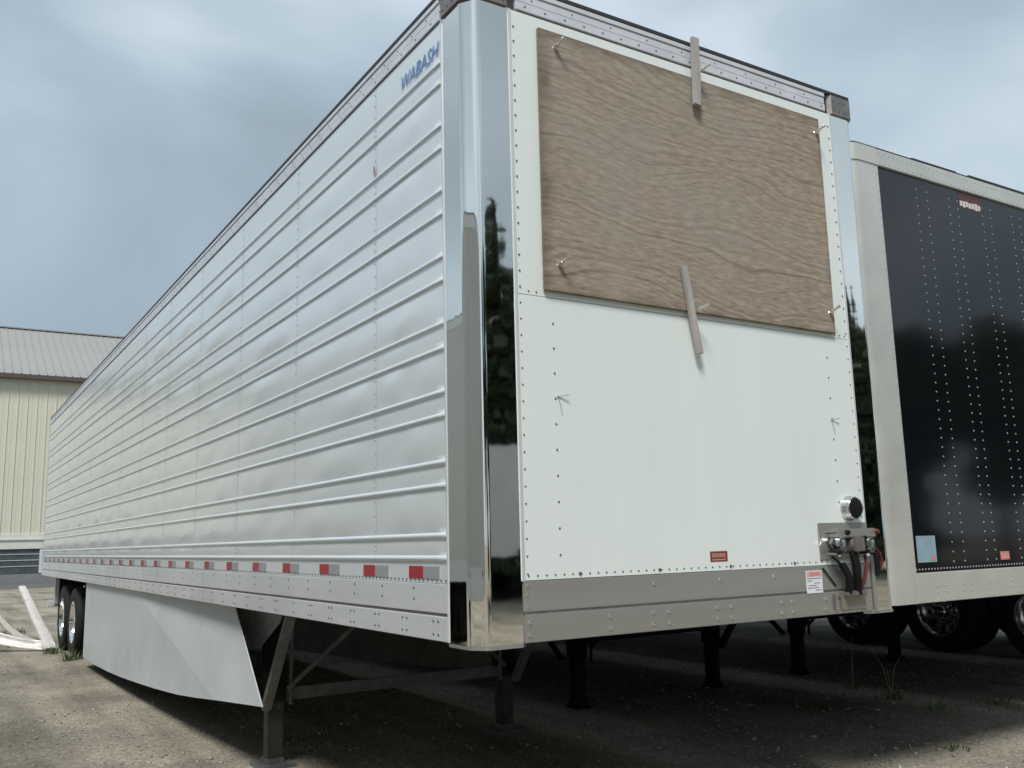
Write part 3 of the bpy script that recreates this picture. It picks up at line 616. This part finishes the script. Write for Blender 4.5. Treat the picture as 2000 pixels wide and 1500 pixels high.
# ------------------------------------------------------------------ plywood over the front opening
PB = MB().box(.343, 2.244, -.026, -.0062, 2.603, 3.847).build('plywood_board', 'ply', None, bevel=.0025)
PB.rotation_euler = (0, R(.25), 0)
tag(PB, 'weathered brown plywood sheet fixed over the upper front of the white trailer', 'plywood')
def bolt(parent, x, z, L_=.055, tilt=(.35, .55)):
    d = Vector((tilt[0], -1, tilt[1])).normalized(); p0 = Vector((x, -.03, z))
    b = MB().tube([p0, p0 + d * L_], .0065, 8); b.tube([p0 + d * .012, p0 + d * .022], .013, 6); b.tube([p0 + d * L_, p0 + d * (L_ + .008)], .010, 6)
    b.rivet((x, -.0262, z), (0, -1, 0), .011, .003, 8)
    return b.build('bolt', 'screw', parent, smooth=30)
for x, z in ((.428, 3.764), (2.205, 3.753), (.416, 2.723), (2.205, 2.714)): bolt(PB, x, z)
def batten(label, pts, wdt, thk, bx, bz):
    b = MB(); n = len(pts); P = []
    for i, (x, y, z) in enumerate(pts):
        d = Vector(pts[min(i + 1, n - 1)]) - Vector(pts[max(0, i - 1)]); d.normalize(); s_ = d.cross(Vector((0, -1, 0))).normalized()
        for u, v_ in ((-1, 0), (1, 0), (1, 1), (-1, 1)): P.append(Vector((x, y, z)) + s_ * u * wdt / 2 + Vector((0, -1, 0)) * v_ * thk)
    f = [(0, 1, 2, 3), tuple(4 * (n - 1) + q for q in (3, 2, 1, 0))]
    for i in range(n - 1): f += [(4 * i + j, 4 * i + (j + 1) % 4, 4 * i + 4 + (j + 1) % 4, 4 * i + 4 + j) for j in range(4)]
    b.add(P, f); o = b.build('wooden_batten', 'stick', None, bevel=.003, smooth=40); tag(o, label, 'batten', 'battens holding the plywood sheet')
    d = Vector((.5, -1, .45)).normalized(); p0 = Vector((bx, pts[0][1] - thk - .012, bz)); MB().tube([p0, p0 + d * .06], .0065, 8).tube([p0 + d * .01, p0 + d * .02], .013, 6).build('bolt', 'screw', o)
    return o
batten('grey wooden batten screwed upright across the top rail above the plywood', [(1.323, -.030, 4.058), (1.320, -.030, 3.95), (1.318, -.030, 3.87), (1.312, -.033, 3.77), (1.300, -.042, 3.675)], .047, .022, 1.325, 3.865)
batten('slanting grey wooden batten over the lower edge of the plywood', [(1.155, -.030, 2.815), (1.192, -.029, 2.6), (1.232, -.028, 2.39)], .036, .022, 1.213, 2.60)

# ------------------------------------------------------------------ other parked trailers
def plain_trailer(name, label, x0, y0, zb, zt, length, wall, front, frame, legs=(), wheels=(), group='parked trailers', rivcols=(), nose=1, cw=.25, rivs=False, brace=True, rim=None):
    t = thing(name, label, 'trailer', (x0 + 1.3, y0 + length / 2, 0), group); x1 = x0 + 2.6; y1 = y0 + length
    rz = .185; rt = .13
    def arc(cx, cy, a0, a1, r_, n=7): return [(cx + r_ * math.cos(a0 + (a1 - a0) * i / n), cy + r_ * math.sin(a0 + (a1 - a0) * i / n)) for i in range(n + 1)]
    r_ = .12; pi = math.pi
    core = arc(x0 + r_, y0 + r_, pi, 1.5 * pi, r_ - .03) + arc(x1 - r_, y0 + r_, 1.5 * pi, 2 * pi, r_ - .03) + [(x1 - .03, y1 - .03), (x0 + .03, y1 - .03)]
    MB().prism(core, zb + .02, zt - .03).build('body', wall, t, smooth=0)
    for xx, yy, a0 in ((x0 + r_, y0 + r_, pi), (x1 - r_, y0 + r_, 1.5 * pi)):
        o_ = arc(xx, yy, a0, a0 + pi / 2, r_ ); i_ = arc(xx, yy, a0, a0 + pi / 2, r_ - .02)
        if a0 == pi: o_ = [(x0, y0 + cw)] + o_ + [(x0 + cw, y0)]; i_ = [(x0 + .02, y0 + cw)] + i_ + [(x0 + cw, y0 + .02)]
        else: o_ = [(x1 - cw, y0)] + o_ + [(x1, y0 + cw)]; i_ = [(x1 - cw, y0 + .02)] + i_ + [(x1 - .02, y0 + cw)]
        MB().prism(o_ + i_[::-1], zb, zt - rt).build('corner_post', frame, t, smooth=40)
        oo = [(x + (x - xx) * 0, y) for x, y in o_]
        o2 = [(x + (-.006 if a0 == pi else .006), y - .006) for x, y in o_]
        MB().prism(o2 + i_[::-1], zt - rt + .002, zt - .012).build('corner_cap', frame, t, smooth=40)
    MB().box(x0 + cw + .001, x1 - cw - .001, y0 + .012, y0 + .03, zb + rz - .01, zt - rt + .01).build('front_panel', front, t)
    MB().box(x0 + cw + .001, x1 - cw - .001, y0 - .002, y0 + .03, zb, zb + rz).build('front_sill', frame, t, bevel=.004)
    MB().box(x0 + cw + .001, x1 - cw - .001, y0 - .006, y0 + .03, zt - rt, zt - .012).build('front_top_rail', frame, t, bevel=.004)
    for xa, xb in ((x0, x0 + .029), (x1 - .029, x1)):
        MB().box(xa, xb, y0 + cw + .001, y1, zb + .24, zt - rt).build('side_wall', wall, t)
        MB().box(xa - .004, xb + .004, y0 + cw + .001, y1, zb, zb + .238).build('side_rail', 'rail', t, bevel=.003)
        MB().box(xa - .004, xb + .004, y0 + cw + .001, y1, zt - rt + .002, zt - .012).build('top_rail', frame, t, bevel=.003)
    MB().prism([(x + (.012 if x < x0 + 1.3 else -.012), y + .012) for x, y in (arc(x0 + r_, y0 + r_, pi, 1.5 * pi, r_) + arc(x1 - r_, y0 + r_, 1.5 * pi, 2 * pi, r_) + [(x1, y1), (x0, y1)])], zt - .011, zt + .008).build('roof', 'darkrubber', t)
    if rivs:
        b = MB()
        for z in np.arange(zb + .05, zt - .05, .06):
            b.rivet((x0 + cw - .012, y0, z), (0, -1, 0), .005, .003, 6)
        for x in np.arange(x0 + cw + .02, x1 - cw, .032): b.rivet((x, y0 + .012, zb + rz + .02), (0, -1, 0), .007, .004, 6)
        for x in np.arange(x0 + cw + .02, x1 - cw, .05): b.rivet((x, y0 - .006, zt - rt + .02), (0, -1, 0), .005, .003, 6); b.rivet((x, y0 - .006, zt - .045), (0, -1, 0), .005, .003, 6)
        for x in np.arange(x0 + cw + .2, x1 - cw, .28):
            for dx in (0, .09):
                for zz in (.06, .1): b.rivet((x + dx, y0 - .002, zb + zz), (0, -1, 0), .007, .004, 6)
        for x in rivcols:
            for z in np.arange(zb + rz + .06, zt - rt - .03, .062): b.rivet((x + random.uniform(-.002, .002), y0 + .012, z), (0, -1, 0), .0065, .0035, 7)
        b.build('front_rivets', 'rivetw', t, kind='stuff')
    for i, yb in enumerate(np.arange(y0 + 1.2, y1 - .4, .8)): MB().box(x0 + .05, x1 - .05, yb, yb + .06, zb - .006, zb + .019).build('crossmember', 'under', t)
    MB().box(x0 + .04, x1 - .04, y0 + .04, y1 - .04, zb + .004, zb + .018).build('floor', 'under', t)
    for x, y in legs:
        landing_gear(t, x, y, zb, -1 if x < x0 + 1.3 else 1, brace, 'under')  # legs take the darkest paint, their shadow put into the colour
    if legs: MB().bar((legs[0][0], legs[0][1], .62), (legs[-1][0], legs[-1][1], .62), .05, .09).build('cross_brace', 'under', t)
    for y in wheels:
        wheel(t, x0 + .2, y, -1, rim=rim); wheel(t, x1 - .2, y, 1, rim=rim); MB().tube([(x0 + .35, y, .5), (x1 - .35, y, .5)], .065, 10).build('axle', 'under', t)
    return t
BX, BY = 3.09, .42
cols = [3.816, 3.937, 4.195, 4.296, 4.60, 4.707, 4.99, 5.10]
BT = plain_trailer('black_front_trailer', 'semi trailer with glossy black riveted front and silver corner posts beside the white trailer', BX, BY, 1.081, 4.085, 15.9, 'tan', 'black', 'alu', legs=((3.34, 4.0), (5.08, 4.05)), wheels=(12.6, 13.9), rivcols=cols, cw=.305, rivs=True)
yf = BY + .0112
bd = MB().box(4.318, 4.588, yf - .0006, yf, 3.828, 3.946).build('badge', 'badge', BT)
b = MB(); x = 4.326
for i, (wch, h0, h1) in enumerate(((.030, .012, .050), (.032, .006, .052), (.026, .014, .055), (.036, .008, .048), (.030, .010, .052), (.034, .004, .056), (.028, .010, .050))): b.box(x, x + wch, yf - .0014, yf - .0008, 3.830 + h0, 3.830 + h1); x += wch + .006
b.build('print', 'print_w', bd)
s3 = MB().box(3.438, 3.635, yf - .0012, yf, 1.329, 1.495).build('notice_sticker', 'print_b', BT)
MB().box(3.58, 3.626, yf - .002, yf - .0014, 1.34, 1.362).build('print', 'print_pink', s3)
s4 = MB().box(4.348, 4.454, yf - .0012, yf, 1.32, 1.375).build('warning_sticker', 'print_pink', BT)
MB().box(4.358, 4.444, yf - .002, yf - .0014, 1.336, 1.340).box(4.358, 4.424, yf - .002, yf - .0014, 1.353, 1.357).build('print', 'print_w', s4)
# dark tarpaulin patches on its roof edge
MB().box(3.82, 4.35, BY + .02, BY + .5, 4.094, 4.11).build('roof_patch', 'darkrubber', BT, bevel=.006)
MB().box(4.5, 5.4, BY + .02, BY + .5, 4.094, 4.115).build('roof_patch', 'darkrubber', BT, bevel=.006)
plain_trailer('parked_trailer', 'parked trailer beyond the black fronted one, only its landing legs showing beneath', 6.12, .35, 1.1, 4.05, 15.9, 'tan', 'white', 'alu', legs=((6.42, 4.1), (8.10, 4.1)), wheels=(12.6, 13.9))
plain_trailer('parked_trailer', 'parked trailer at far right standing on a row of wheels with polished rims', 9.10, 1.2, 1.12, 4.05, 13, 'tan', 'white', 'alu', wheels=(2.9, 4.2, 5.5), rim='rimdark')
LT = plain_trailer('parked_trailer', 'grey trailer left of the camera, mirrored in the polished corner of the white trailer', -5.75, -2.7, 1.1, 4.08, 16, 'tan', 'white', 'alu', legs=((-5.4, 1.0), (-3.5, 1.0)), wheels=(10, 11.3))
for i in range(12):
    y = -2.2 + i * 1.2
    MB().box(-3.146, -3.1425, y, y + .15, 1.26, 1.31).build('red_reflector', 'red', LT); MB().box(-3.146, -3.1425, y + .151, y + .30, 1.26, 1.31).build('silver_reflector', 'silver', LT)

plain_trailer('parked_trailer', 'pale trailer parked across the yard in front of the conifers', 9.6, -30.5, 1.1, 4.05, 13, 'tan', 'white', 'alu', wheels=(-19, -20.3))
# ------------------------------------------------------------------ scrap metal left of the wheels
o = MB()
A = Vector((-.09, 13.3, .035)); B = Vector((-.36, 15.6, .93)); d = (B - A).normalized(); sdv = d.cross(Vector((0, 0, 1))).normalized(); uu = sdv.cross(d)
P = []
for i in range(9):
    p = A.lerp(B, i / 8) + uu * (.004 * math.sin(i * .9)) + sdv * .004 * math.sin(i * 1.3)
    for a_, h in ((-.11, -.03), (-.105, .02), (-.05, .028), (.05, .028), (.105, .02), (.11, -.03), (.10, -.03), (.095, .012), (-.095, .012), (-.10, -.03)): P.append(p + sdv * a_ * (.8 - .035 * i) + uu * h)
o.add(P, [(10 * i + j, 10 * i + (j + 1) % 10, 10 * i + 10 + (j + 1) % 10, 10 * i + 10 + j) for i in range(8) for j in range(10)] + [tuple(range(9, -1, -1)), tuple(range(80, 90))])
tag(o.build('scrap_rail', 'scrap', None, smooth=40), 'straight pale aluminium channel propped up beside the rear wheels', 'scrap metal', 'scrap metal beside the rear wheels')
o = MB(); P = []; n = 16
for i in range(n + 1):
    u = i / n; x = -1.05 + .92 * u; z = .10 + .95 * (1 - u) ** 2.1; y = 15.3 - 1.6 * u
    for dy, dz in ((0, 0), (.0, .085), (.09, .095), (.1, .085), (.012, .07), (.012, 0)): P.append((x + .2 * dz, y + dy, z - .07 + dz))
o.add(P, [(6 * i + j, 6 * i + (j + 1) % 6, 6 * i + 6 + (j + 1) % 6, 6 * i + 6 + j) for i in range(n) for j in range(6)] + [tuple(range(5, -1, -1)), tuple(range(6 * n, 6 * n + 6))])
tag(o.build('scrap_rail', 'scrap', None, smooth=50), 'bent white metal strip curving down to the gravel', 'scrap metal', 'scrap metal beside the rear wheels')
o = MB(); P = []; n = 14; k = 5
for i in range(n + 1):
    u = i / n
    for j in range(k + 1):
        v_ = j / k; top = Vector((-2.2 + 2.0 * u, 15.0 - 1.5 * u, .16 + 1.15 * (1 - u) ** 1.7)); bot = Vector((-2.2 + 2.08 * u, 14.85 - 1.5 * u, .02 + .62 * (1 - u) ** 1.6 * (1 if u < .95 else 1)))
        if u < .45: bot.z = max(.02, bot.z - (.45 - u) * 1.2)
        P.append(top.lerp(bot, v_) + Vector((0, .05 * math.sin(3 * v_) + .02 * math.sin(9 * u), 0)))
o.add(P, [(i * (k + 1) + j, (i + 1) * (k + 1) + j, (i + 1) * (k + 1) + j + 1, i * (k + 1) + j + 1) for i in range(n) for j in range(k)])
so2 = o.build('scrap_sheet', 'scrap', None, smooth=60); md = so2.modifiers.new('thick', 'SOLIDIFY'); md.thickness = .006
tag(so2, 'crumpled white metal sheet lying at the left edge', 'scrap metal', 'scrap metal beside the rear wheels')

# ------------------------------------------------------------------ weeds
def weed(x, y, label, n=40, h=.16, spread=.13, tall=0):
    b = MB()
    for i in range(n):
        a_ = random.uniform(0, 6.28); r0 = random.uniform(0, spread); L_ = h * random.uniform(.4, 1.2); le = random.uniform(.3, 1.1); wd = random.uniform(.003, .008)
        p = Vector((x + r0 * math.cos(a_), y + r0 * math.sin(a_), -.004)); a2 = a_ + random.uniform(-.8, .8); dr = Vector((math.cos(a2), math.sin(a2), 0)); sdv_ = Vector((-dr.y, dr.x, 0)); P = []
        for q in range(4):
            u = q / 3; c_ = p + Vector((0, 0, L_ * (u - .25 * le * u * u))) + dr * L_ * le * u * u * .8; ww = wd * (1 - .85 * u) * (1.4 if q == 1 else 1); P += [c_ - sdv_ * ww, c_ + sdv_ * ww]
        b.add(P, [(2 * q, 2 * q + 1, 2 * q + 3, 2 * q + 2) for q in range(3)])
    t = thing('weed_clump', label, 'weed', (x, y, 0), 'weeds in the gravel'); b.build('leaves', 'leaf', t, smooth=0)
    if tall:
        s_ = MB()
        for i in range(tall):
            a_ = random.uniform(0, 6.28); l_ = random.uniform(.3, .5); s_.tube([(x, y, 0), (x + .05 * math.cos(a_), y + .05 * math.sin(a_), l_ * .6), (x + .17 * math.cos(a_), y + .17 * math.sin(a_), l_)], .004, 5, rs=[.004, .003, .0015])
        s_.build('stem', 'straw', t)
weed(5.82, 2.5, 'weed clump with tall dry stems under the black fronted trailer', 34, .13, .13, 3)
weed(5.70, 1.92, 'low bushy weed in front of the tall stemmed weed', 34, .08, .2)
weed(6.25, 1.75, 'spreading weed patch at the right edge of the gravel', 36, .07, .26)
weed(6.05, 3.1, 'small weed behind the tall stemmed weed', 18, .08, .1, 1)
weed(.0, 11.75, 'green weed growing against the rear wheels', 70, .2, .16)
weed(-.12, 12.9, 'weed between the scrap channel and the wheels', 50, .18, .15)
weed(-.3, 17.5, 'grass tuft behind the scrap channel', 80, .16, .35)
weed(4.4, .95, 'sparse weed sprouting in the open gravel at lower right', 26, .07, .12)
weed(4.9, 2.6, 'thin weed left of the tall stemmed weed', 30, .09, .1)

# ------------------------------------------------------------------ trees on the far side of the yard (mirrored in the polished metal and black panel)
def tree(x, y, h, kind, label, seed):
    r_ = np.random.default_rng(seed); nm = 'conifer_tree' if kind == 'c' else 'broadleaf_tree'
    t = thing(nm, label, 'tree', (x, y, 0), 'trees across the yard')
    MB().tube([(x, y, 0), (x + .1, y, h * .4), (x - .1, y, h * (.95 if kind == 'c' else .7))], .2, 8, rs=[.03 * h, .02 * h, .004 * h]).build('trunk', 'bark', t)
    n = 8000
    if kind == 'c':
        zz = h * (.08 + .92 * (1 - np.sqrt(r_.random(n)))); lay = .75 + .25 * np.sin(zz * 4.2 + r_.random(n)); rad = (h - zz) * .24 * lay * np.sqrt(r_.random(n)) + .05; an = r_.uniform(0, 6.28, n); rad *= 1 + .25 * np.sin(an * 5 + zz * 2)
        C = np.stack([x + rad * np.cos(an), y + rad * np.sin(an), zz - rad * .25], -1); sz = .26
    else:
        k = 26; cc = np.stack([r_.normal(0, h * .17, k), r_.normal(0, h * .17, k), h * r_.uniform(.38, .9, k)], -1); cr_ = h * r_.uniform(.08, .15, k); ci = r_.integers(0, k, n); dv = r_.normal(0, 1, (n, 3)); dv /= np.linalg.norm(dv, axis=1)[:, None]
        C = cc[ci] + dv * (cr_[ci] * r_.random(n) ** .4)[:, None] + np.array([x, y, 0]); sz = .27
    a_ = r_.normal(0, 1, (n, 3)); a_ /= np.linalg.norm(a_, axis=1)[:, None]; b_ = np.cross(a_, r_.normal(0, 1, (n, 3))); b_ /= np.linalg.norm(b_, axis=1)[:, None]
    s_ = (sz * r_.uniform(.6, 1.4, n))[:, None]; V = np.stack([C - a_ * s_, C + b_ * s_ * .6, C + a_ * s_, C - b_ * s_ * .6], 1).reshape(-1, 3)
    me = bpy.data.meshes.new('crown'); me.from_pydata(V.tolist(), [], np.arange(n * 4).reshape(-1, 4).tolist()); me.update(); obj('crown', me, 'needle' if kind == 'c' else 'decid', t)
TL = [(-7, -22, 9, 'd', 'leafy tree at the left end of the tree row'), (-2.5, -21, 8.5, 'd', 'leafy tree left of the slim conifer'), (2, -20, 12, 'c', 'slim dark conifer directly across the yard'), (6, -21, 10, 'd', 'broad leafy tree next to the slim conifer'),
      (9.8, -19.5, 9.5, 'c', 'conifer left of the tallest one'), (12.2, -20, 12.0, 'c', 'tallest dark conifer across the yard'), (14.6, -21, 10, 'c', 'conifer right of the tallest one'), (18, -21, 9, 'd', 'low leafy tree right of the three conifers'),
      (22, -21, 8.5, 'd', 'leafy tree between two conifers'), (25.5, -20, 11, 'c', 'conifer beyond the low leafy trees'), (28.5, -20, 11.5, 'c', 'left one of two touching conifers'), (31, -20, 10, 'c', 'right one of two touching conifers'), (35, -21, 11, 'd', 'round leafy tree right of the conifers'),
      (39.5, -20, 9.5, 'd', 'smaller leafy tree near the right end'), (44, -19, 12, 'd', 'large leafy tree near the right end'), (49, -18, 9, 'c', 'conifer ending the tree row')]
for i, (x, y, h, kd, lb) in enumerate(TL): tree(x, y, h, kd, lb, 50 + i)
